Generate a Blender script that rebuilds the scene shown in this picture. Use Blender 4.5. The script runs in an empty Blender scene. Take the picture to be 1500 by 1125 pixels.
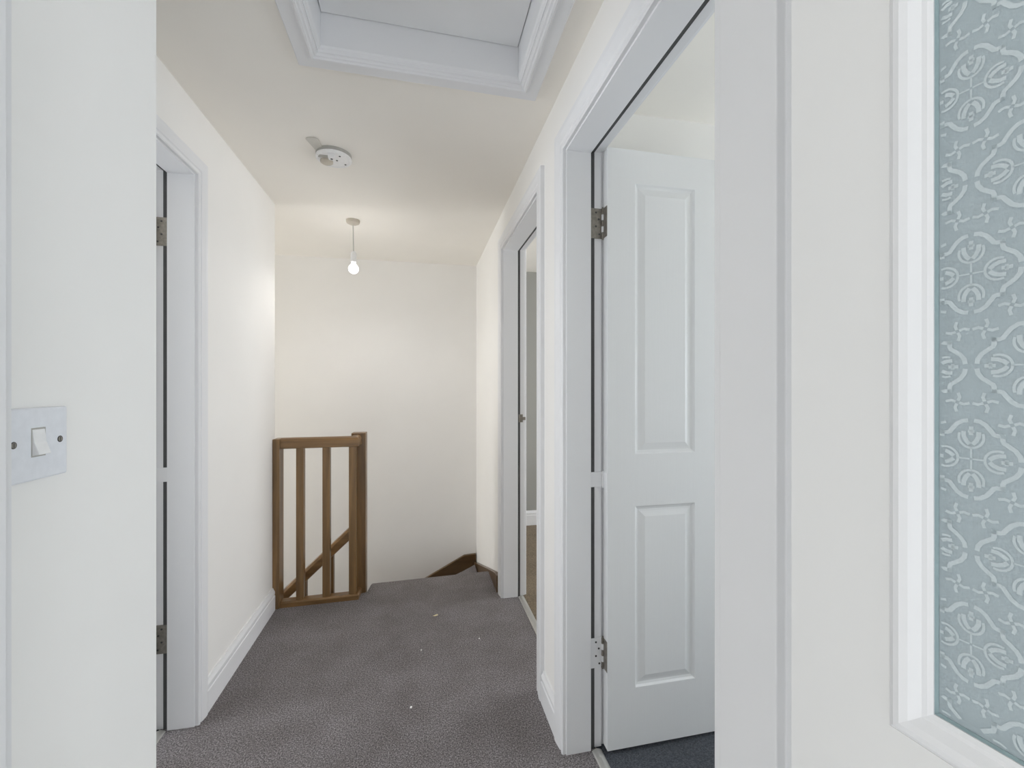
import bpy, bmesh, math, random
from mathutils import Vector, Matrix
random.seed(7)
C = bpy.context.scene.collection
PI = math.pi

# ------------------------------------------------------------------ materials
def new_mat(name):
    m = bpy.data.materials.new(name); m.use_nodes = True
    nt = m.node_tree
    return m, nt, nt.nodes['Principled BSDF']

def coords(nt, scale=(1, 1, 1)):
    tc = nt.nodes.new('ShaderNodeTexCoord'); mp = nt.nodes.new('ShaderNodeMapping')
    mp.inputs['Scale'].default_value = scale
    nt.links.new(tc.outputs['Object'], mp.inputs['Vector'])
    return mp.outputs['Vector']

def noise(nt, vec, scale, detail=3, rough=.55):
    n = nt.nodes.new('ShaderNodeTexNoise')
    n.inputs['Scale'].default_value = scale; n.inputs['Detail'].default_value = detail
    n.inputs['Roughness'].default_value = rough
    nt.links.new(vec, n.inputs['Vector'])
    return n.outputs['Fac']

def ramp(nt, fac, stops):
    r = nt.nodes.new('ShaderNodeValToRGB')
    e = r.color_ramp.elements
    while len(e) < len(stops): e.new(.5)
    for k, (p, c) in enumerate(stops):
        e[k].position = p; e[k].color = (*c, 1)
    nt.links.new(fac, r.inputs['Fac'])
    return r.outputs['Color']

def bump(nt, b, fac, strength, dist=.002):
    n = nt.nodes.new('ShaderNodeBump')
    n.inputs['Strength'].default_value = strength; n.inputs['Distance'].default_value = dist
    nt.links.new(fac, n.inputs['Height']); nt.links.new(n.outputs['Normal'], b.inputs['Normal'])

def paint(name, col, rough=.6, var=.015, bscale=60, bstr=.12, stretch=(1, 1, 1), spec=.4):
    m, nt, b = new_mat(name)
    v = coords(nt, stretch)
    lo = tuple(c * (1 - var) for c in col); hi = tuple(min(1, c * (1 + var)) for c in col)
    nt.links.new(ramp(nt, noise(nt, v, 2.2), [(.3, lo), (.7, hi)]), b.inputs['Base Color'])
    b.inputs['Roughness'].default_value = rough
    b.inputs['Specular IOR Level'].default_value = spec
    bump(nt, b, noise(nt, v, bscale, 4), bstr, .001)
    return m

def plain(name, col, rough=.5, metal=0.0, var=.03):
    m, nt, b = new_mat(name)
    v = coords(nt)
    nt.links.new(ramp(nt, noise(nt, v, 90), [(.3, tuple(c * (1 - var) for c in col)), (.7, tuple(min(1, c * (1 + var)) for c in col))]), b.inputs['Base Color'])
    b.inputs['Roughness'].default_value = rough; b.inputs['Metallic'].default_value = metal
    return m

def carpet(name, dark, mid, light):
    m, nt, b = new_mat(name)
    v = coords(nt)
    f = noise(nt, v, 205, 3, .85)
    base = ramp(nt, f, [(.36, dark), (.5, mid), (.64, light)])
    big = ramp(nt, noise(nt, v, 5, 4, .6), [(.3, (.82, .80, .79)), (.7, (1.12, 1.12, 1.14))])
    mx = nt.nodes.new('ShaderNodeMix'); mx.data_type = 'RGBA'; mx.blend_type = 'MULTIPLY'
    mx.inputs['Factor'].default_value = 1
    nt.links.new(base, mx.inputs['A']); nt.links.new(big, mx.inputs['B'])
    nt.links.new(mx.outputs['Result'], b.inputs['Base Color'])
    b.inputs['Roughness'].default_value = 1; b.inputs['Specular IOR Level'].default_value = .05
    b.inputs['Sheen Weight'].default_value = .15
    bump(nt, b, noise(nt, v, 420, 2, .7), .9, .004)
    return m

def wood(name, dark, light, stretch):
    m, nt, b = new_mat(name)
    v = coords(nt, stretch)
    f = noise(nt, v, 26, 5, .6)
    base = ramp(nt, f, [(.28, dark), (.55, tuple((a + c) / 2 for a, c in zip(dark, light))), (.75, light)])
    v2 = coords(nt, (1, 1, .5))
    vo = nt.nodes.new('ShaderNodeTexVoronoi'); vo.inputs['Scale'].default_value = 9
    nt.links.new(v2, vo.inputs['Vector'])
    kn = ramp(nt, vo.outputs['Distance'], [(.07, (.42, .35, .30)), (.2, (1, 1, 1))])
    mx = nt.nodes.new('ShaderNodeMix'); mx.data_type = 'RGBA'; mx.blend_type = 'MULTIPLY'
    mx.inputs['Factor'].default_value = 1
    nt.links.new(base, mx.inputs['A']); nt.links.new(kn, mx.inputs['B'])
    nt.links.new(mx.outputs['Result'], b.inputs['Base Color'])
    b.inputs['Roughness'].default_value = .34; b.inputs['Specular IOR Level'].default_value = .6
    bump(nt, b, f, .08, .001)
    return m

def glass_mat(name, col, trans, rough):
    m, nt, b = new_mat(name)
    v = coords(nt)
    nt.links.new(ramp(nt, noise(nt, v, 7), [(.3, tuple(c * .97 for c in col)), (.7, col)]), b.inputs['Base Color'])
    b.inputs['Roughness'].default_value = rough
    b.inputs['Transmission Weight'].default_value = trans
    b.inputs['IOR'].default_value = 1.45
    bump(nt, b, noise(nt, v, 160), .15, .001)
    return m

M_WALL = paint('wall paint', (.875, .865, .845), .75)
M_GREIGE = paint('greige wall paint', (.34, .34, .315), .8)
M_CEIL = paint('ceiling paint', (.90, .87, .815), .85)
M_TRIM = paint('white gloss trim', (.80, .805, .82), .45, .01, 25, .10, (1, 1, .25), .3)
M_DOOR = paint('white door paint', (.78, .79, .795), .38, .012, 120, .22, (1, 1, .06))
M_STILE = paint('white brushed door paint', (.80, .80, .795), .5, .012, 90, .14, (1, 1, .1))
M_HATCH = paint('loft panel paint', (.87, .875, .88), .7, .02, 40, .25)
M_PLASTIC = plain('white plastic', (.84, .84, .84), .35)
M_PLATE = plain('switch plate plastic', (.77, .79, .83), .3)
M_AGED = plain('aged cream plastic', (.55, .50, .42), .5)
M_GREYPL = plain('grey plastic', (.42, .41, .38), .6)  # also carries the painted shade of the smoke alarm ring
M_TABSHADE = plain('pale grey shadow', (.64, .62, .57), .7)
M_DARK = plain('dark seal', (.075, .075, .075), .8)
M_STEEL = plain('worn steel hinge', (.27, .25, .22), .45, .65, .2)
M_HOLE = plain('screw recess', (.06, .06, .06), .7)
M_ALU = plain('dull aluminium strip', (.62, .61, .58), .35, .6)
M_BULB = None
M_WOODV = wood('stained pine upright', (.105, .058, .022), (.30, .17, .065), (1, 1, .07))
M_WOODX = wood('stained pine rail', (.12, .064, .022), (.34, .19, .070), (.07, 1, 1))
M_STRING = wood('dark stained string board', (.070, .038, .014), (.155, .088, .034), (.1, .1, 1))
M_CARPET = carpet('charcoal carpet', (.042, .038, .038), (.185, .168, .168), (.47, .435, .44))
M_CARPETB = carpet('slate carpet', (.030, .034, .042), (.062, .070, .085), (.12, .13, .15))
M_BEIGE = carpet('tan carpet', (.13, .10, .065), (.22, .17, .11), (.34, .27, .18))
M_VINYL = paint('pale vinyl floor', (.86, .86, .87), .5)  # kept pale so the unseen floor bounces light up to the landing ceiling
M_GLASS = glass_mat('obscured glass', (.495, .58, .615), .30, .42)
M_ETCH = glass_mat('etched glass pattern', (.63, .71, .735), .15, .6)
M_GEDGE = plain('glass edge teal', (.25, .34, .36), .5)
M_FLAKE = plain('yellowish flake', (.75, .66, .42), .8)
M_CRUMB = plain('white crumb', (.85, .84, .82), .8)
m, nt, b = new_mat('lit bulb glass')
b.inputs['Base Color'].default_value = (.95, .95, .93, 1)
b.inputs['Emission Color'].default_value = (1, .98, .95, 1); b.inputs['Emission Strength'].default_value = 1.6
M_BULB = m

# ------------------------------------------------------------------ mesh helper
class MB:
    def __init__(s, M=None):
        s.bm = bmesh.new(); s.M = M
    def v(s, p):
        p = Vector(p)
        return s.bm.verts.new(s.M @ p if s.M is not None else p)
    def face(s, vs, mi=0):
        try:
            f = s.bm.faces.new(vs); f.material_index = mi
            return f
        except ValueError:
            return None
    def box(s, x0, x1, y0, y1, z0, z1, mi=0):
        v = [s.v((x, y, z)) for x in (x0, x1) for y in (y0, y1) for z in (z0, z1)]
        for q in ((0, 1, 3, 2), (4, 6, 7, 5), (0, 4, 5, 1), (2, 3, 7, 6), (0, 2, 6, 4), (1, 5, 7, 3)):
            s.face([v[i] for i in q], mi)
    def prism(s, pts, vec, mi=0):
        vec = Vector(vec)
        a = [s.v(p) for p in pts]; b_ = [s.v(Vector(p) + vec) for p in pts]
        n = len(pts)
        s.face(a, mi); s.face(b_[::-1], mi)
        for i in range(n): s.face([a[i], b_[i], b_[(i + 1) % n], a[(i + 1) % n]], mi)
    def sweep(s, path, prof, fn, closed=False, mi=0, side=1):
        """profile (w, t) swept along a mitred 2-D path; w is measured to the outside, fn(a, b, t) gives the point"""
        n = len(path); rings = []
        P = [Vector(p) for p in path]
        def nrm(i, j):
            d = (P[j] - P[i]).normalized()
            return Vector((d.y, -d.x)) * side
        for i in range(n):
            if closed or 0 < i < n - 1:
                n1 = nrm((i - 1) % n, i); n2 = nrm(i, (i + 1) % n)
                m_ = (n1 + n2); m_ = m_ / (1 + n1.dot(n2))
            elif i == 0: m_ = nrm(0, 1)
            else: m_ = nrm(n - 2, n - 1)
            rings.append([s.v(fn(*(P[i] + m_ * w), t)) for w, t in prof])
        k = len(prof)
        for i in range(n if closed else n - 1):
            a, c = rings[i], rings[(i + 1) % n]
            for j in range(k):
                s.face([a[j], a[(j + 1) % k], c[(j + 1) % k], c[j]], mi)
        if not closed:
            s.face(rings[0], mi); s.face(rings[-1][::-1], mi)
    def lathe(s, cx, cy, prof, seg=32, mi=0):
        """prof: (radius, z) from one end to the other"""
        rings = []
        for r, z in prof:
            rings.append([s.v((cx + r * math.cos(2 * PI * k / seg), cy + r * math.sin(2 * PI * k / seg), z)) for k in range(seg)])
        for a, c in zip(rings, rings[1:]):
            for k in range(seg): s.face([a[k], a[(k + 1) % seg], c[(k + 1) % seg], c[k]], mi)
        s.face(rings[0], mi); s.face(rings[-1][::-1], mi)
    def rod(s, p, q, r, seg=12, mi=0):
        p, q = Vector(p), Vector(q); d = (q - p).normalized()
        u = d.orthogonal().normalized(); w = d.cross(u)
        A = [s.v(p + (u * math.cos(2 * PI * k / seg) + w * math.sin(2 * PI * k / seg)) * r) for k in range(seg)]
        B = [s.v(q + (u * math.cos(2 * PI * k / seg) + w * math.sin(2 * PI * k / seg)) * r) for k in range(seg)]
        for k in range(seg): s.face([A[k], A[(k + 1) % seg], B[(k + 1) % seg], B[k]], mi)
        s.face(A, mi); s.face(B[::-1], mi)
    def build(s, name, mats, parent=None, bevel=0, smooth=False, seg=2):
        bmesh.ops.recalc_face_normals(s.bm, faces=s.bm.faces[:])
        me = bpy.data.meshes.new(name); s.bm.to_mesh(me); s.bm.free()
        for m_ in (mats if isinstance(mats, (list, tuple)) else [mats]): me.materials.append(m_)
        o = bpy.data.objects.new(name, me); C.objects.link(o)
        if smooth:
            for p in me.polygons: p.use_smooth = True
            me.set_sharp_from_angle(angle=math.radians(40))
        if bevel:
            bv = o.modifiers.new('edge', 'BEVEL'); bv.width = bevel; bv.segments = seg
            bv.limit_method = 'ANGLE'; bv.angle_limit = math.radians(35)
        if parent is not None:
            o.parent = parent; o.matrix_parent_inverse = Matrix.Translation(parent.location).inverted()
        return o

def tag(o, label, cat, kind=None, group=None):
    o['label'] = label; o['category'] = cat
    if kind: o['kind'] = kind
    if group: o['group'] = group
    return o
def empty(name, loc, label, cat, kind=None, group=None):
    o = bpy.data.objects.new(name, None); C.objects.link(o); o.location = loc
    o.empty_display_size = .05
    return tag(o, label, cat, kind, group)

# ------------------------------------------------------------------ setting out (metres, x right, y down the landing)
ZC = 2.205
BACK = 3.60
T = .128                                   # thickness of the side walls
MR = Matrix(((1, -.008, 0, .465 + .008 * 1.35), (.008, 1, 0, 0), (0, 0, 1, 0), (0, 0, 0, 1)))   # x into the right rooms
ML = Matrix(((-1, 0, 0, -.787), (0, 1, 0, 0), (0, 0, 1, 0), (0, 0, 0, 1)))                       # x into the left room
ZH = 1.980
ZHL = 1.957
R0, R1 = .616, 1.362                       # stop faces of the right door
S0, S1 = 1.692, 2.442                      # stop faces of the second right door
L0, L1 = 1.002, 1.745                      # stop faces of the left door
LIN = .028

def ceil_z(y): return ZC + .006 * (BACK - y) - .004

# ---- floors
fl = MB()
pts = [(-.905, .46), (.575, .46), (.575, 2.835), (.43, 2.832), (-.30, 2.800), (-.315, 2.69), (-.40, 2.665), (-.905, 2.665)]
fl.prism([(x, y, -.16) for x, y in pts], (0, 0, .16))
tag(fl.build('floor', M_CARPET, bevel=.012, seg=3), 'charcoal carpeted landing floor running up to the stair edge', 'floor', 'structure')
f2 = MB(); f2.box(.580, 3.2, .46, 1.545, -.16, -.002)
tag(f2.build('floor_right', M_CARPETB), 'slate carpet floor under the open door of the right hand room', 'floor', 'structure')
f3 = MB(); f3.box(.580, 3.2, 1.55, 3.80, -.16, -.002)
tag(f3.build('floor_back_right', M_BEIGE), 'tan carpet floor seen through the far right doorway', 'floor', 'structure')
f4 = MB(); f4.box(-3.0, -.91, .40, 2.48, -.16, -.002)
tag(f4.build('floor_left', M_CARPETB), 'floor of the room behind the left door', 'floor', 'structure')
f5 = MB(); f5.box(-1.6, 2.3, -2.4, .455, -.16, -.002)
tag(f5.build('floor_near', M_VINYL), 'unseen floor of the room the landing is seen from, pale to bounce light', 'floor', 'structure')

# ---- ceiling (with the loft opening left out)
HX0, HX1, HY0 = -.305, .324, .70                # loft opening
def hy1(x): return 1.391 + .0235 * (x - HX0)    # its far side runs slightly out of square
HY1 = 1.42
ce = MB()
def cslab(p):
    ce.prism([(x, y, ceil_z(y)) for x, y in p], (0, 0, .10))
cslab([(-4.6, 1.6), (3.2, 1.6), (3.2, 3.8), (-4.6, 3.8)]); cslab([(-3.0, -2.4), (HX0, -2.4), (HX0, 1.6), (-3.0, 1.6)]); cslab([(HX1, -2.4), (3.2, -2.4), (3.2, 1.6), (HX1, 1.6)])
cslab([(HX0, -2.4), (HX1, -2.4), (HX1, HY0), (HX0, HY0)]); cslab([(HX0, hy1(HX0)), (HX1, hy1(HX1)), (HX1, 1.6), (HX0, 1.6)])
tag(ce.build('ceiling', M_CEIL), 'cream painted ceiling with a loft hatch cut in it', 'ceiling', 'structure')

# ---- walls
def wall_with_openings(M, y0, y1, ops, top=2.23, z0=-.16, zh=ZH):
    w = MB(M); y = y0
    for a, c in ops:
        w.box(0, T, y, a - LIN, z0, top); w.box(0, T, a - LIN, c + LIN, zh + LIN, top); y = c + LIN
    w.box(0, T, y, y1, z0, top)
    return w
wr = wall_with_openings(MR, .485, 3.62, [(R0, R1), (S0, S1)], 2.25)
wr.box(0, T, 2.84, 3.62, -2.8, -.16)
tag(wr.build('wall_right', M_WALL), 'off white right hand landing wall with two doorways', 'wall', 'structure')
wl = wall_with_openings(ML, .86, 2.614, [(L0, L1)], 2.25, zh=ZHL)
tag(wl.build('wall_left', M_WALL), 'off white left landing wall with one doorway ending at the stairwell', 'wall', 'structure')
wb = MB(); wb.box(-4.6, .60, BACK, BACK + .12, -2.8, 2.25)
tag(wb.build('wall_back', M_WALL), 'off white end wall behind the stairwell', 'wall', 'structure')
wn = MB(); wn.box(-1.60, -.445, .50, .858, -.16, 2.25)
tag(wn.build('wall_near_left', M_WALL), 'close off white wall end carrying the light switch', 'wall', 'structure')
ws = MB(); ws.box(-4.6, -.918, 2.50, 2.614, -2.8, 2.25); ws.box(-.918, -.32, 2.55, 2.64, -2.8, -.165); ws.box(-4.7, -4.6, 2.6, 3.62, -2.8, -.4); ws.box(-4.7, -4.6, 2.6, 3.62, 1.7, 2.25); ws.box(-4.7, -4.6, 2.6, 2.7, -.4, 1.7); ws.box(-4.7, -4.6, 3.5, 3.62, -.4, 1.7)  # lengthened to the left to spread the added stairwell light
tag(ws.build('wall_stairwell', M_WALL), 'side wall of the stairwell below the balustrade', 'wall', 'structure')
# doorway wall the camera looks through
YD0, YD1 = .352, .487
JX0, JX1 = -.372, .369
wd = MB(); wd.box(-1.6, JX0 - .03, YD0, YD1, -.16, 2.25); wd.box(JX1 + .04, .466, YD0, YD1, -.16, 2.25); wd.box(.466, 3.2, YD0, YD1 - .006, -.16, 2.25)
wd.box(JX0 - .03, JX1 + .04, YD0, YD1, 2.03, 2.25)
tag(wd.build('wall_near', M_WALL), 'wall around the nearest doorway', 'wall', 'structure')
# rooms around, with unseen window openings for the daylight
def room_shell(name, label, x0, x1, y0, y1, sides, *wins):
    w = MB(); t = .1; top = 2.25; z0 = -.16
    for sd in sides:
        win = next((q for q in wins if q[0] == sd), None)
        if sd in 'EW':
            xa, xb = (x1, x1 + t) if sd == 'E' else (x0 - t, x0)
            segs = (y0, y1)
            if win and win[0] == sd:
                a, c, za, zb = win[1:]
                w.box(xa, xb, y0, a, z0, top); w.box(xa, xb, c, y1, z0, top); w.box(xa, xb, a, c, z0, za); w.box(xa, xb, a, c, zb, top)
            else: w.box(xa, xb, y0, y1, z0, top)
        else:
            ya, yb = (y1, y1 + t) if sd == 'N' else (y0 - t, y0)
            if win and win[0] == sd:
                a, c, za, zb = win[1:]
                w.box(x0, a, ya, yb, z0, top); w.box(c, x1, ya, yb, z0, top); w.box(a, c, ya, yb, z0, za); w.box(a, c, ya, yb, zb, top)
            else: w.box(x0, x1, ya, yb, z0, top)
    return tag(w.build(name, M_WALL), label, 'wall', 'structure')
room_shell('wall_right_room', 'pale walls of the room behind the open panelled door', .60, 3.2, .487, 1.49, 'EN', ('E', .60, 1.40, .5, 1.85))
rm2 = room_shell('wall_back_right', 'grey walls of the far right room', .60, 3.2, 1.60, 3.69, 'EN', ('E', 1.65, 2.8, .65, 1.85))
rm2.data.materials[0] = M_GREIGE  # darker greige over the whole room
room_shell('wall_left_room', 'walls of the room behind the left door', -3.0, -.93, .50, 2.5, 'W', ('W', .9, 2.1, .9, 1.9))
room_shell('wall_near_room', 'walls of the room the landing is seen from', -1.6, 2.3, -2.4, .352, 'EWS', ('S', -.10, 1.30, .06, 1.9), ('W', -1.6, -.6, .75, 1.85))

def window(n, label, fn, a, c, za, zb):
    w = empty('window_%d' % n, fn((a + c) / 2, 0, za), label, 'window', 'structure')
    f = MB(); f.sweep([(a, za), (a, zb), (c, zb), (c, za)], [(0, -.03), (0, .03), (-.05, .03), (-.05, -.03)], lambda p, q, t: fn(p, t, q), closed=True, side=-1)
    f.build('window_frame', M_TRIM, w)
window(1, 'window of the right hand room', lambda p, t, q: (3.25 + t, p, q), .60, 1.40, .5, 1.85)
window(2, 'unseen window of the far right room, placed to light the left wall', lambda p, t, q: (3.25 + t, p, q), 1.65, 2.8, .65, 1.85)
window(3, 'window of the left room', lambda p, t, q: (-3.05 + t, p, q), .9, 2.1, .9, 1.9)
window(4, 'unseen window of the room the landing is seen from, lowered to light the ceiling', lambda p, t, q: (p, -2.45 + t, q), -.10, 1.30, .06, 1.9)

window(5, 'added side window of the room the landing is seen from, for fill light', lambda p, t, q: (-1.65 + t, p, q), -1.6, -.6, .75, 1.85)  # made up to carry the side fill light
window(6, 'added window for fill light at the far end of the stairwell', lambda p, t, q: (-4.65 + t, p, q), 2.7, 3.5, -.4, 1.7)  # made up to carry the stairwell fill light

# ---- skirting boards
def skirting(name, label, fn, y0, y1, h=.118, mat=M_TRIM):
    pr = [(0, 0), (.016, 0), (.016, h - .040), (.0125, h - .036), (.0145, h - .030), (.0145, h - .018), (.008, h - .006), (.006, h), (0, h)]
    s = MB()
    a = [s.v(fn(t, y0, z)) for t, z in pr]; c = [s.v(fn(t, y1, z)) for t, z in pr]; n = len(pr)
    s.face(a); s.face(c[::-1])
    for i in range(n): s.face([a[i], c[i], c[(i + 1) % n], a[(i + 1) % n]])
    return tag(s.build(name, mat), label, 'skirting board', 'structure')
skirting('baseboard_left', 'white moulded skirting board along the left wall', lambda t, y, z: (-.787 + t, y, z), L1 + .065, 2.568)
skirting('baseboard_right', 'short white skirting board between the two right doorways', lambda t, y, z: MR @ Vector((-t, y, z)), R1 + .078, S0 - .078)
skirting('baseboard_back_right', 'white skirting board at the end of the far right room', lambda t, y, z: (y, 3.69 - t, z), .60, 2.2, .125)

# ------------------------------------------------------------------ door frames
ARCH = [(0, 0), (0, .010), (.004, .013), (.010, .013), (.013, .010), (.018, .0105), (.022, .014), (.034, .0155), (.050, .018), (.064, .018), (.069, .015), (.070, 0)]
def door_frame(n, label, M, y0, y1, zh=ZH, aw=1.0, room_side=True):
    root = empty('trim_%d' % n, M @ Vector((T / 2, (y0 + y1) / 2, 0)), label, 'door frame', 'structure')
    path = [(y0, 0), (y0, zh), (y1, zh), (y1, 0)]
    f = MB(M)
    f.sweep(path, [(0, 0), (0, T - .042), (.012, T - .042), (.012, T), (.027, T), (.027, 0)], lambda a, c, t: (t, a, c), side=-1)
    f.build('door_lining', M_TRIM, root, .0015)
    p2 = [(y0 - .006, 0), (y0 - .006, zh + .006), (y1 + .006, zh + .006), (y1 + .006, 0)]
    f = MB(M); f.sweep(p2, [(w_ * aw, t_) for w_, t_ in ARCH], lambda a, c, t: (-t, a, c), side=-1); f.build('architrave', M_TRIM, root)
    if room_side:
        p3 = [(y0 - .020, 0), (y0 - .020, zh + .020), (y1 + .020, zh + .020), (y1 + .020, 0)]
        f = MB(M); f.sweep(p3, ARCH, lambda a, c, t: (T + t, a, c), side=-1); f.build('architrave', M_TRIM, root)
    f = MB(M); f.sweep(path, [(.0085, T - .0415), (.0085, T - .027), (.0118, T - .027), (.0118, T - .0415)], lambda a, c, t: (t, a, c), side=-1)
    s = f.build('draught_seal', M_DARK, root); s['label'] = 'dark grey seal strip'
    return root
door_frame(1, 'white moulded frame of the right hand doorway with the open panelled door', MR, R0, R1, ZH, 1.06)
fr2 = door_frame(2, 'white moulded frame of the far right doorway', MR, S0, S1)
door_frame(3, 'white moulded frame of the left doorway', ML, L0, L1, ZHL, .82)
k = MB(MR); k.box(T - .036, T - .012, S1 + .006, S1 + .0115, 1.000, 1.045); k.box(T - .014, T + .004, S1 + .004, S1 + .011, 1.012, 1.03)
o = k.build('latch_keep', M_STEEL, fr2); o['label'] = 'small brass-brown latch keep'
# frame of the doorway the camera stands in
root = empty('trim_4', (0, .42, 0), 'white painted frame edges of the nearest doorway', 'door frame', 'structure')
f = MB()
f.sweep([(JX0, 0), (JX0, 2.0), (JX1, 2.0), (JX1, 0)], [(0, .397), (0, YD1), (.028, YD1), (.028, YD0), (.012, YD0), (.012, .397)], lambda a, c, t: (a, t, c), side=-1)
f.build('door_lining', M_TRIM, root, .0015)
f = MB(); f.sweep([(JX0 - .006, 0), (JX0 - .006, 2.006), (JX1 + .002, 2.006), (JX1 + .002, 0)],
                  [(0, 0), (0, .012), (.004, .016), (.012, .017), (.058, .017), (.062, .013), (.064, 0)], lambda a, c, t: (a, YD1 + t, c), side=-1)
f.build('architrave', M_TRIM, root)

# ------------------------------------------------------------------ panelled door leaves
def panel_leaf_bm(M, x0, w, yf, th, z0, h, panels):
    """leaf along +x from x0; yf = face towards the camera (panels on both faces)"""
    b_ = MB(M)
    xs = sorted({0, w, *[p for q in panels for p in q[:2]]}); zs = sorted({0, h, *[p for q in panels for p in q[2:]]})
    rings = [(0, 0), (.005, .006), (.012, .0085), (.018, .0075), (.036, .002), (.040, .002)]
    for sgn, y in ((1, yf), (-1, yf + th)):
        for i in range(len(xs) - 1):
            for j in range(len(zs) - 1):
                xa, xb, za, zb = xs[i], xs[i + 1], zs[j], zs[j + 1]
                isp = any(abs(xa - p[0]) < 1e-6 and abs(xb - p[1]) < 1e-6 and za >= p[2] - 1e-6 and zb <= p[3] + 1e-6 for p in panels)
                def ring(o, d): return [b_.v((x0 + xx, y + sgn * d, z0 + zz)) for xx, zz in ((xa + o, za + o), (xb - o, za + o), (xb - o, zb - o), (xa + o, zb - o))]
                if not isp: b_.face(ring(0, 0)); continue
                prev = ring(*rings[0])
                for r in rings[1:]:
                    cur = ring(*r)
                    for q in range(4): b_.face([prev[q], prev[(q + 1) % 4], cur[(q + 1) % 4], cur[q]])
                    prev = cur
                b_.face(prev)
    # edges
    for a, c in (((0, 0), (w, 0)), ((w, 0), (w, h)), ((w, h), (0, h)), ((0, h), (0, 0))):
        b_.face([b_.v((x0 + p[0], y, z0 + p[1])) for p, y in ((a, yf), (c, yf), (c, yf + th), (a, yf + th))])
    bmesh.ops.remove_doubles(b_.bm, verts=b_.bm.verts[:], dist=1e-5)
    return b_

def hinge(M, root, yr, z, mat, painted=False, half=False):
    """yr: rebate face of the jamb; plate on the jamb, barrel, plate on the leaf edge"""
    h = MB(M); hh = .050 if painted else .100
    h.box(T - .0405, T + .001, yr - .0045, yr + .0004, z, z + hh, 2 if half else 0)
    h.box(T + .0025, T + .0043, yr - .036, yr - .004, z, z + hh)
    if not painted:
        for (u, q) in ((.010, .014), (.022, .040), (.012, .064), (.022, .086)):
            h.rod((T - u, yr - .004, z + q), (T - u, yr - .0052, z + q), .0035, 10, 1)
    o_ = h.build('hinge', [mat, M_HOLE, M_TRIM], root, .0006)
    k_ = MB(M)
    for q in range(5):
        k_.rod((T + .0015, yr - .0065, z + q * hh / 5 + .0006), (T + .0015, yr - .0065, z + (q + 1) * hh / 5 - .0006), .0046, 12, 1 if q in (1, 3) and not painted else 0)
    k_.rod((T + .0015, yr - .0065, z - .004), (T + .0015, yr - .0065, z + hh + .004), .0028, 10)
    k_.build('hinge_barrel', [mat, M_TRIM], o_)
    o_['label'] = 'white painted-over hinge' if painted else 'worn grey steel hinge with a white painted jamb plate' if half else 'worn grey steel hinge'
    return o_

W = .762; HT = 1.981
PAN = [(.100, .322, .195, .797), (.100, .322, .971, 1.871), (.440, .662, .195, .797), (.440, .662, .971, 1.871)]
def leaf_door(n, label, M, y1, ht=HT):
    yr = y1 + .012
    root = empty('door_%d' % n, M @ Vector((T + .006, yr - .02, .010)), label, 'door', 'structure')
    lf = panel_leaf_bm(M, T + .0045, W, yr - .037, .035, .0115, ht, PAN)
    lf.build('door_leaf', M_DOOR, root, .0012)
    hinge(M, root, yr, 1.702, M_STEEL); hinge(M, root, yr, .268, M_STEEL, half=(n == 1)); hinge(M, root, yr, .872, M_TRIM, True)
    return root
leaf_door(1, 'white four panel door standing wide open in the right hand room', MR, R1)
leaf_door(2, 'white panelled door open into the left room, only its hinged edge showing', ML, L1, 1.952)

# ------------------------------------------------------------------ glazed door beside the camera
GA = math.radians(6)
MG = Matrix.Translation((.346, .354, 0)) @ Matrix(((math.cos(GA), math.sin(GA), 0, 0), (math.sin(GA), -math.cos(GA), 0, 0), (0, 0, 1, 0), (0, 0, 0, 1)))
# local: x = into the thickness, y = from the hinge side towards the camera
GW, GH, GT = .70, 1.97, .036
ga, gc, gz0, gz1 = .1075, .588, .972, 1.86
dr = empty('door_3', MG @ Vector((.018, .05, .01)), 'white painted half glazed door standing open beside the camera on the right', 'door', 'structure')
g = MB(MG)
for (a, c, za, zb) in ((0, ga - .0245, .01, GH), (gc + .0245, GW, .01, GH), (ga - .0245, gc + .0245, .01, gz0 - .0245), (ga - .0245, gc + .0245, gz1 + .0245, GH)):
    g.box(0, GT, a, c, za, zb)
bmesh.ops.remove_doubles(g.bm, verts=g.bm.verts[:], dist=1e-5)
g.build('door_leaf', M_STILE, dr)
rect = [(ga, gz0), (ga, gz1), (gc, gz1), (gc, gz0)]
for x_f, sg, nm in ((0, 1, 'glazing_bead'), (GT, -1, 'glazing_bead')):
    g = MB(MG)
    g.sweep(rect, [(0, .0085), (0, .006), (.003, .0045), (.006, .004), (.009, .0015), (.012, -.001), (.017, -.0025), (.021, -.002), (.0255, .0012), (.0255, .0085)],
            lambda a, c, t, x_f=x_f, sg=sg: (x_f + sg * t, a, c), closed=True, side=-1)
    g.build(nm, M_TRIM, dr)
# glass with its cut pattern
g = MB(MG); gx = .009
g.box(gx, gx + .004, ga - .01, gc + .01, gz0 - .01, gz1 + .01)
def ribbon(pts, w):
    n = len(pts)
    P = [Vector(p) for p in pts]; w *= 1.18
    L_, R_ = [], []
    for i in range(n):
        d = (P[min(i + 1, n - 1)] - P[max(i - 1, 0)]).normalized(); nn = Vector((-d.y, d.x)) * w / 2
        L_.append(P[i] + nn); R_.append(P[i] - nn)
    for i in range(n - 1):
        q = [L_[i], L_[i + 1], R_[i + 1], R_[i]]
        if all(ga + .0022 < p.x < gc - .002 and gz0 + .003 < p.y < gz1 - .002 for p in q):
            g.face([g.v((gx - .00035, p.x, p.y)) for p in q], 1)
def arc(cx, cy, r, a0, a1, n=10):
    return [(cx + r * math.cos(a0 + (a1 - a0) * k / n), cy + r * math.sin(a0 + (a1 - a0) * k / n)) for k in range(n + 1)]
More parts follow.
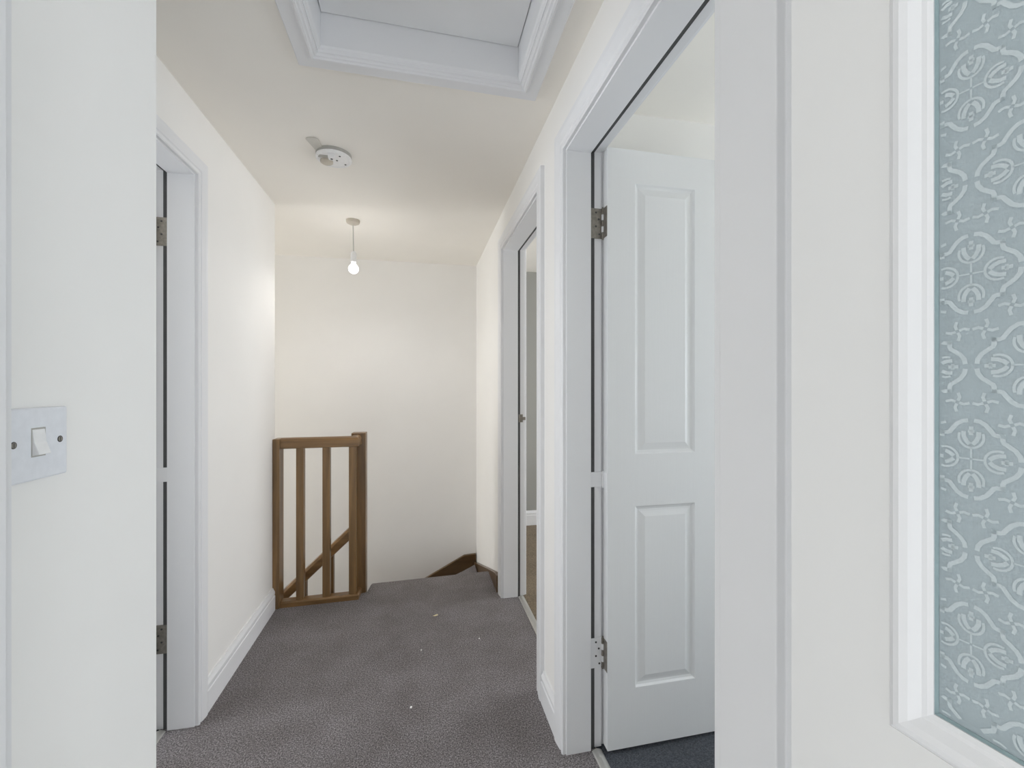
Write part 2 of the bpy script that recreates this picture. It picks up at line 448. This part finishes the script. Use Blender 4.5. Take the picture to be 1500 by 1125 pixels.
def rot(pts, cx, cy, k):
    c_, s_ = [(1, 0), (0, 1), (-1, 0), (0, -1)][k]
    return [(cx + x * c_ - y * s_, cy + x * s_ + y * c_) for x, y in pts]
RA, RB = .0252, .0272
def put(pts, cx, cy, sx, sy, swap):
    return [(cx + (sx * (q if swap else p)) * RA, cy + (sy * (p if swap else q)) * RB) for p, q in pts]
QUAD = [(.06, .97), (.18, .95), (.30, .87), (.40, .74), (.46, .65), (.52, .63), (.68, .63)]
RING = [(.26 * math.cos(math.radians(a)), .55 + .27 * math.sin(math.radians(a))) for a in range(-90, 36, 14)]
def motif(cx, cy):
    for sx in (-1, 1):
        for sy in (-1, 1):
            for sw in (False, True):
                ribbon(put(QUAD, cx, cy, sx, sy, sw), .0023)
                ribbon(put(RING, cx, cy, sx, sy, sw), .0013)
                ribbon(put([(.03, .37), (.10, .45), (.15, .56), (.16, .69)], cx, cy, sx, sy, sw), .0022)
    for sy in (-1, 1):
        for sw in (False, True):
            ribbon(put([(0, .60), (0, .68), (0, .82)], cx, cy, 1 if not sw else sy, sy, sw), .0020)
            ribbon(put([(-.07, .70), (0, .70), (.07, .70)], cx, cy, sy, sy, sw), .0016)
            ribbon(put([(0, .03), (0, .28)], cx, cy, sy, sy, sw), .0009)
def sprig(cx, cy, fl):
    for k in range(4):
        ribbon(rot([(.0010, .0003 * fl), (.0035, .0013 * fl), (.0066, .0004 * fl)], cx, cy, k), .0016)
PX, PZ = .0550, .1267
y_c, z_c = .1271, 1.2866
for i in range(-2, 10):
    for j in range(-5, 7):
        for (oy, oz) in ((0, 0), (PX / 2, PZ / 2)):
            cy, cz = y_c + i * PX + oy, z_c + j * PZ + oz
            motif(cy, cz)
            for sx in (-1, 1):
                for sz in (-1, 1):
                    sprig(cy + sx * .29 * RA, cz + sz * 1.42 * RB, sx * sz)
o = g.build('glass_pane', [M_GLASS, M_ETCH], dr); o['label'] = 'obscured glass pane with a lighter quatrefoil pattern'
g = MB(MG)
g.sweep([(ga + .0018, gz0 + .0018), (ga + .0018, gz1 - .0018), (gc - .0018, gz1 - .0018), (gc - .0018, gz0 + .0018)],
        [(0, .0089), (0, .0084), (.0017, .0070), (.0017, .0089)], lambda a, c, t: (t, a, c), closed=True, side=-1)
g.build('glass_edge_strip', M_GEDGE, dr)  # thin dark teal strip all round the glass edge

# ------------------------------------------------------------------ loft hatch
hz = ceil_z(1.35)
hr = empty('loft_hatch', (0, 1.05, hz - .02), 'white framed loft hatch with a recessed grey panel in the landing ceiling', 'loft hatch')
HPROF = [(-.004, -.004), (-.004, .012), (0, .014), (.003, .0185), (.008, .0195), (.011, .0235), (.017, .024), (.021, .0185), (.024, .0165), (.060, .0165), (.064, .012), (.064, -.002), (.001, -.002)]
def hpath(d): return [(HX0 - d, HY0 - d), (HX0 - d, hy1(HX0 - d) + d), (HX1 + d, hy1(HX1 + d) + d), (HX1 + d, HY0 - d)]
g = MB()
g.sweep(hpath(.001), HPROF, lambda a, c, t: (a, c, ceil_z(c) - t), closed=True, side=-1)
g.build('hatch_trim', M_TRIM, hr)
g = MB()
ph = hz + .098
g.sweep(hpath(-.014), [(0, .002), (0, .135), (.0125, .135), (.0125, -.010), (.009, -.012), (.007, -.006), (.003, -.003)], lambda a, c, t: (a, c, ceil_z(c) + t), closed=True, side=-1)
g.build('hatch_lining', M_TRIM, hr)
g = MB(); q = hpath(-.0165); g.prism([(x, y, ph) for x, y in q], (0, 0, .016))
g.build('hatch_panel', M_HATCH, hr)
g = MB(); q = hpath(-.003); g.prism([(x, y, hz + .137) for x, y in q], (0, 0, .012))
g.build('hatch_stop', M_DARK, hr)

# ------------------------------------------------------------------ smoke alarm base
sx, sy = -.370, 2.008
sz = ceil_z(sy)
sr = empty('smoke_alarm', (sx, sy, sz), 'white round smoke alarm base without its cover on the ceiling', 'smoke alarm')
g = MB()
g.lathe(sx, sy, [(.060, sz - .012), (.0725, sz - .0135), (.073, sz - .016), (.073, sz - .021), (.070, sz - .0245), (.064, sz - .0255), (.062, sz - .0235), (.058, sz - .0230), (.001, sz - .0230)], 48)
g.build('mounting_base', M_PLASTIC, sr, smooth=True)
zf = sz - .0230
g = MB(); g.lathe(sx, sy, [(.0725, sz + .001), (.0725, sz - .0118), (.060, sz - .0125)], 48)  # side of the base, its shade put into the grey colour
o = g.build('shade_ring', M_GREYPL, sr, smooth=True); o['label'] = 'ring against the ceiling, grey for the shade on the base side'
g = MB(); g.box(sx - .014, sx + .012, sy - .055, sy - .030, sz - .041, zf + .0005)
tb = g.build('terminal_block', M_PLASTIC, sr, .001)
g = MB(); g.rod((sx - .001, sy - .042, sz - .0405), (sx - .001, sy - .042, sz - .0422), .0048, 10)
g.build('terminal_screw', M_HOLE, tb)
g = MB(); g.box(sx - .060, sx - .016, sy - .034, sy - .014, zf - .002, zf + .0005)
o = g.build('wiring_slot', M_GREYPL, sr); o['label'] = 'grey recessed slot'
g = MB(); g.lathe(sx - .032, sy + .014, [(.026, zf + .0005), (.026, zf - .008), (.022, zf - .011), (.001, zf - .011)], 28)
g.build('sounder', M_AGED, sr, smooth=True)
for (dx, dy) in ((.030, -.035), (.042, .034), (.012, .004)):
    g = MB(); g.rod((sx + dx, sy + dy, zf + .0005), (sx + dx, sy + dy, zf - .0012), .0042, 12)
    g.build('screw_hole', M_HOLE, sr)
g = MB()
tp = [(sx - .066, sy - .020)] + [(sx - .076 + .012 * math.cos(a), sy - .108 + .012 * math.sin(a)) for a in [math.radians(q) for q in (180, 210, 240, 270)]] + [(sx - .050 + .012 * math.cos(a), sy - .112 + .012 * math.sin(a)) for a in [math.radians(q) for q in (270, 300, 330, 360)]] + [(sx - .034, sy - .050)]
g.prism([(x, y, sz - .0005) for x, y in tp], (0, 0, -.004))  # flat piece standing in for a shadow on the ceiling
o = g.build('shadow_tab', M_TABSHADE, sr, .0015); o['label'] = 'pale grey tab in the shape of a shadow beside the round base'

# ------------------------------------------------------------------ pendant light
px_, py_ = -.402, 2.772
pz = ceil_z(py_)
pr = empty('pendant_light', (px_, py_, pz), 'bare lit bulb hanging on a short cord over the stairwell', 'ceiling light')
g = MB(); g.lathe(px_, py_, [(.040, pz), (.040, pz - .008), (.036, pz - .018), (.022, pz - .025), (.008, pz - .028), (.003, pz - .032)], 32)
g.build('ceiling_rose', M_AGED, pr, smooth=True)
g = MB(); g.rod((px_, py_, pz - .030), (px_ + .003, py_, pz - .198), .0032, 10); g.build('cord', plain('pale flex', (.55, .54, .50), .6), pr, smooth=True)
g = MB(); g.lathe(px_ + .003, py_, [(.006, pz - .186), (.012, pz - .192), (.0165, pz - .200), (.0175, pz - .240), (.0175, pz - .250), (.014, pz - .252)], 24)
g.build('lamp_holder', M_PLASTIC, pr, smooth=True)
bz = pz - .292
g = MB()
g.lathe(px_ + .003, py_, [(.012, bz + .040), (.013, bz + .034)] + [(.030 * math.sin(a), bz + .030 * math.cos(a)) for a in [math.radians(q) for q in range(35, 180, 12)]] + [(.0005, bz - .03)], 28)
o = g.build('bulb', M_BULB, pr, smooth=True); o['label'] = 'glowing round bulb'

# ------------------------------------------------------------------ light switch
SX = -.445
sw = empty('light_switch', (SX, .612, 1.145), 'white single rocker light switch on the close left wall', 'light switch')
g = MB()
ya, yb, za, zb = .5660, .6535, 1.1005, 1.1845
g.prism([(SX, ya, za), (SX, yb, za), (SX, yb, zb), (SX, ya, zb)], (.0085, 0, 0))
plate = g.build('switch_plate', M_PLATE, sw, .0025, seg=3)
g = MB()
yc, zc = .6105, 1.1445
g.prism([(SX + .0078, yc - .0085, zc - .0155), (SX + .0078, yc - .0085, zc + .0155), (SX + .0092, yc - .0085, zc + .0145), (SX + .0108, yc - .0085, zc), (SX + .0155, yc - .0085, zc - .0140)], (0, .0170, 0))
g.build('rocker', M_PLASTIC, sw, .0008)
for y_s in (.5785, .6415):
    g = MB(); g.rod((SX + .0078, y_s, zc), (SX + .0088, y_s, zc), .0040, 16, 1); g.rod((SX + .0086, y_s, zc), (SX + .0091, y_s, zc), .0030, 16); g.box(SX + .0090, SX + .0093, y_s - .0004, y_s + .0004, zc - .0026, zc + .0026, 1)
    g.build('screw', [M_STEEL, M_HOLE], plate)
g = MB(); g.box(SX + .0078, SX + .00865, yc - .0098, yc + .0098, zc - .0168, zc + .0168)
o = g.build('rocker_gap', M_GREYPL, sw); o['label'] = 'thin grey gap around the rocker'

# ------------------------------------------------------------------ landing balustrade
br = empty('balustrade', (-.57, 2.63, 0), 'brown stained pine balustrade guarding the stairwell edge', 'balustrade')
g = MB(); g.box(-.7865, -.752, 2.570, 2.650, .002, .920); g.build('newel_post', M_WOODV, br, .003)
g = MB(); g.box(-.400, -.320, 2.690, 2.770, -.45, .932); g.build('newel_post', M_WOODV, br, .003)
# handrail profile swept along x, then returned to the far newel
RP = [(-.030, .868), (-.030, .905), (-.024, .917), (-.010, .923), (.010, .923), (.024, .917), (.030, .905), (.030, .868), (.019, .864), (-.019, .864)]
g = MB(); g.sweep([(-.7525, 2.612), (-.375, 2.625), (-.372, 2.691)], RP, lambda a, c, t: (a, c, t), side=1)
g.build('handrail', M_WOODX, br, .0015)
g = MB(); g.sweep([(-.7525, 2.612), (-.375, 2.625), (-.372, 2.691)], [(-.030, -.003), (.030, -.003), (.030, .024), (.022, .030), (-.022, .030), (-.030, .024)], lambda a, c, t: (a, c, t), side=1)
g.build('base_rail', M_WOODX, br, .0015)
BAL = (-.6555, -.5205, -.3815)
bal0 = None
for x in BAL:
    g = MB(); yy = 2.612 + (x + .7525) * .034
    g.box(x - .0195, x + .0195, yy - .0195, yy + .0195, .029, .866)
    g.build('baluster', M_WOODV, br, .002)

# ------------------------------------------------------------------ stair balustrade going down
st = empty('stair_balustrade', (-.9, 2.73, -.6), 'brown sloping handrail with balusters going down the stairs behind the landing balustrade', 'balustrade')
SL = .93                                                   # fall per metre
def rz(x): return .348 + (x + .40) * SL                 # rail centre height
g = MB()
xa, xb = -.401, -1.75
pr2 = [(-.028, -.022), (-.028, .016), (-.018, .030), (.018, .030), (.028, .016), (.028, -.022), (.018, -.027), (-.018, -.027)]
A = [g.v((xa, 2.73 + w, rz(xa) + t * 1.3)) for w, t in pr2]; B = [g.v((xb, 2.73 + w, rz(xb) + t * 1.3)) for w, t in pr2]
g.face(A); g.face(B[::-1])
for i in range(len(pr2)): g.face([A[i], B[i], B[(i + 1) % 8], A[(i + 1) % 8]])
g.build('handrail', M_WOODX, st, .002)
for k in range(9):
    x = -.520 - .1475 * k
    if x < -1.7: break
    g = MB(); g.prism([(x - .018, 2.712, rz(x) - .86), (x + .018, 2.712, rz(x) - .86), (x + .018, 2.712, rz(x + .018) - .032), (x - .018, 2.712, rz(x - .018) - .032)], (0, .036, 0))
    g.build('baluster', M_WOODV, st, .002)
g = MB(); g.prism([(-.401, 2.712, rz(-.401) - 1.12), (-.401, 2.712, rz(-.401) - .845), (-1.75, 2.712, rz(-1.75) - .845), (-1.75, 2.712, rz(-1.75) - 1.12)], (0, .036, 0))
g.build('string_board', M_STRING, st, .002)

# ------------------------------------------------------------------ staircase
sc = empty('staircase', (0, 3.2, -.4), 'carpeted winder stairs turning down to the left below the landing', 'stairs')
NX, NY = -.325, 2.775
def tread(pts, z):
    g_ = MB(); g_.prism([(x, y, z - .19) for x, y in pts], (0, 0, .19))
    return g_.build('tread', M_CARPET, sc, .010, seg=3)
tread([(NX, NY + .02), (.418, 2.835), (.418, 3.445), (.30, 3.33)], -.20)
tread([(NX, NY + .02), (.31, 3.32), (.425, 3.44), (.425, BACK - .028), (NX, BACK - .028)], -.40)
for k in range(6):
    tread([(NX - .222 * k, NY), (NX - .222 * k, BACK - .028), (NX - .222 * (k + 1), BACK - .028), (NX - .222 * (k + 1), NY)], -.60 - .2 * k)
# wall strings
g = MB()
zt = [(.440, -.172), (.345, -.178), (.02, -.345), (-.33, -.52), (-1.7, -1.76), (-1.7, -2.1), (-.33, -.86), (.440, -.70)]
g.prism([(x, BACK - .026, z) for x, z in zt], (0, .0255, 0))
o = g.build('wall_string', M_STRING, sc, .002); o['label'] = 'dark brown board along the end wall'
g = MB(MR)
yz = [(2.522, .098), (2.60, .085), (2.95, -.03), (3.57, -.235), (3.57, -.62), (2.838, -.62), (2.838, -.002), (2.522, -.002)]
g.prism([(-.024, y, z) for y, z in yz], (.0235, 0, 0))
tag(g.build('baseboard_stair', M_STRING, bevel=.002), 'dark brown string board along the right wall at the head of the stairs', 'skirting board', 'structure')

# ------------------------------------------------------------------ threshold strips and bits on the carpet
def strip(M, y0, y1, x0, x1, label):
    s = MB(M); pr_ = [(x0, .000), (x0 + .004, .0035), (x0 + .012, .0065), ((x0 + x1) / 2, .0075), (x1 - .012, .0065), (x1 - .004, .0035), (x1, .000)]
    a = [s.v((x, y0, z)) for x, z in pr_]; c = [s.v((x, y1, z)) for x, z in pr_]
    s.face(a); s.face(c[::-1])
    for i in range(len(pr_)): s.face([a[i], c[i], c[(i + 1) % len(pr_)], a[(i + 1) % len(pr_)]])
    for yy in (y0 + .03, y1 - .03): s.rod(((x0 + x1) / 2, yy, .006), ((x0 + x1) / 2, yy, .0086), .004, 10)
    o_ = s.build('threshold_strip', M_ALU)
    tag(o_, label, 'threshold strip', group='metal carpet strips in the doorways')
strip(MR, R0 + .001, R1 - .001, .088, .122, 'dull metal carpet strip under the open panelled door on the right')
strip(MR, S0 + .001, S1 - .001, .088, .122, 'dull metal carpet strip in the far right doorway beside tan carpet')
strip(ML, L0 + .001, L1 - .001, .088, .122, 'dull metal carpet strip at the foot of the left doorway')
def bit(name, label, x, y, pts, th, mat, cat):
    g_ = MB(); g_.prism([(x + a, y + c, .0005) for a, c in pts], (0, 0, th))
    tag(g_.build(name, mat, bevel=.0006), label, cat)
bit('paper_flake', 'yellowish flake on the carpet nearest the stairs', .074, 2.332, [(-.014, -.004), (-.002, -.006), (.013, .002), (.010, .009), (-.003, .004)], .003, M_FLAKE, 'flake')
bit('crumb', 'tiny white crumb on the carpet in front of the balustrade', .000, 2.038, [(-.003, -.003), (.003, -.002), (.004, .003), (-.002, .004)], .003, M_CRUMB, 'crumb')
bit('crumb', 'tiny white crumb on the carpet beside the far right doorway', .271, 2.076, [(-.003, -.003), (.004, -.003), (.003, .004), (-.003, .003)], .003, M_CRUMB, 'crumb')
bit('crumb', 'small white crumb on the carpet nearest the camera', -.038, 1.684, [(-.004, -.004), (.003, -.005), (.005, .004), (-.001, .006)], .003, M_CRUMB, 'crumb')

# ------------------------------------------------------------------ light
def area(name, loc, target, sx_, sy_, power, col):
    l = bpy.data.lights.new(name, 'AREA'); l.shape = 'RECTANGLE'; l.size = sx_; l.size_y = sy_
    l.energy = power; l.color = col
    o_ = bpy.data.objects.new(name, l); C.objects.link(o_)
    o_.location = loc
    o_.rotation_euler = (Vector(target) - Vector(loc)).to_track_quat('-Z', 'Y').to_euler()
    return o_
DAY = (.93, .96, 1.0)
area('daylight_right', (3.40, 1.0, 1.05), (0, 1.0, .95), .8, 1.2, 23, (.85, .93, 1.0))
area('daylight_back_right', (3.40, 2.2, 1.12), (0, 2.2, 1.0), 1.2, 1.0, 38, DAY)  # unseen source set opposite the doorway to brighten the left wall
area('daylight_left', (-3.20, 1.5, 1.4), (0, 1.5, 1.4), 1.2, 1.0, 40, DAY)
area('daylight_near', (.60, -2.60, .98), (.60, 0, .95), 1.4, 1.8, 24, DAY)  # unseen window light reaching low so it climbs to the landing ceiling
area('fill_stairwell', (-4.75, 3.1, .65), (0, 3.1, .75), .8, 2.0, 38, (1, .99, .97))  # added unseen source that evens out the back wall and ceiling
area('fill_side', (-1.75, -1.1, 1.3), (0, -.6, 1.0), 1.0, 1.1, 8, DAY)  # added second source to balance the light on the nearest door and frame
pl = bpy.data.lights.new('pendant_bulb_light', 'POINT'); pl.energy = 3.5; pl.color = (1, .97, .94); pl.shadow_soft_size = .034
po = bpy.data.objects.new('pendant_bulb_light', pl); C.objects.link(po); po.location = (px_ + .003, py_, bz - .001)

sp = bpy.data.lights.new('pendant_bulb_downlight', 'SPOT'); sp.energy = 17; sp.color = (1, .97, .94); sp.shadow_soft_size = .034
sp.spot_size = math.radians(178); sp.spot_blend = .5
so = bpy.data.objects.new('pendant_bulb_downlight', sp); C.objects.link(so); so.location = (px_ + .003, py_, bz - .001)
w = bpy.data.worlds.new('overcast'); bpy.context.scene.world = w; w.use_nodes = True
w.node_tree.nodes['Background'].inputs['Color'].default_value = (.80, .90, 1, 1)
w.node_tree.nodes['Background'].inputs['Strength'].default_value = .6

# ------------------------------------------------------------------ camera
F_PX = 640.0
yaw = math.atan((750 - 617) / F_PX)
cd = bpy.data.cameras.new('camera'); cd.sensor_width = 36; cd.lens = 36 * F_PX / 1500
cd.shift_y = 2.5 / 1500; cd.clip_start = .02
co = bpy.data.objects.new('camera', cd); C.objects.link(co)
co.location = (0, 0, 1.21); co.rotation_euler = (PI / 2, 0, -yaw)
S = bpy.context.scene; S.camera = co
S.view_settings.view_transform = 'Standard'; S.view_settings.look = 'None'
S.view_settings.gamma = 1; S.view_settings.use_curve_mapping = False
S.view_settings.exposure = .39
S.cycles.max_bounces = 16; S.cycles.diffuse_bounces = 10
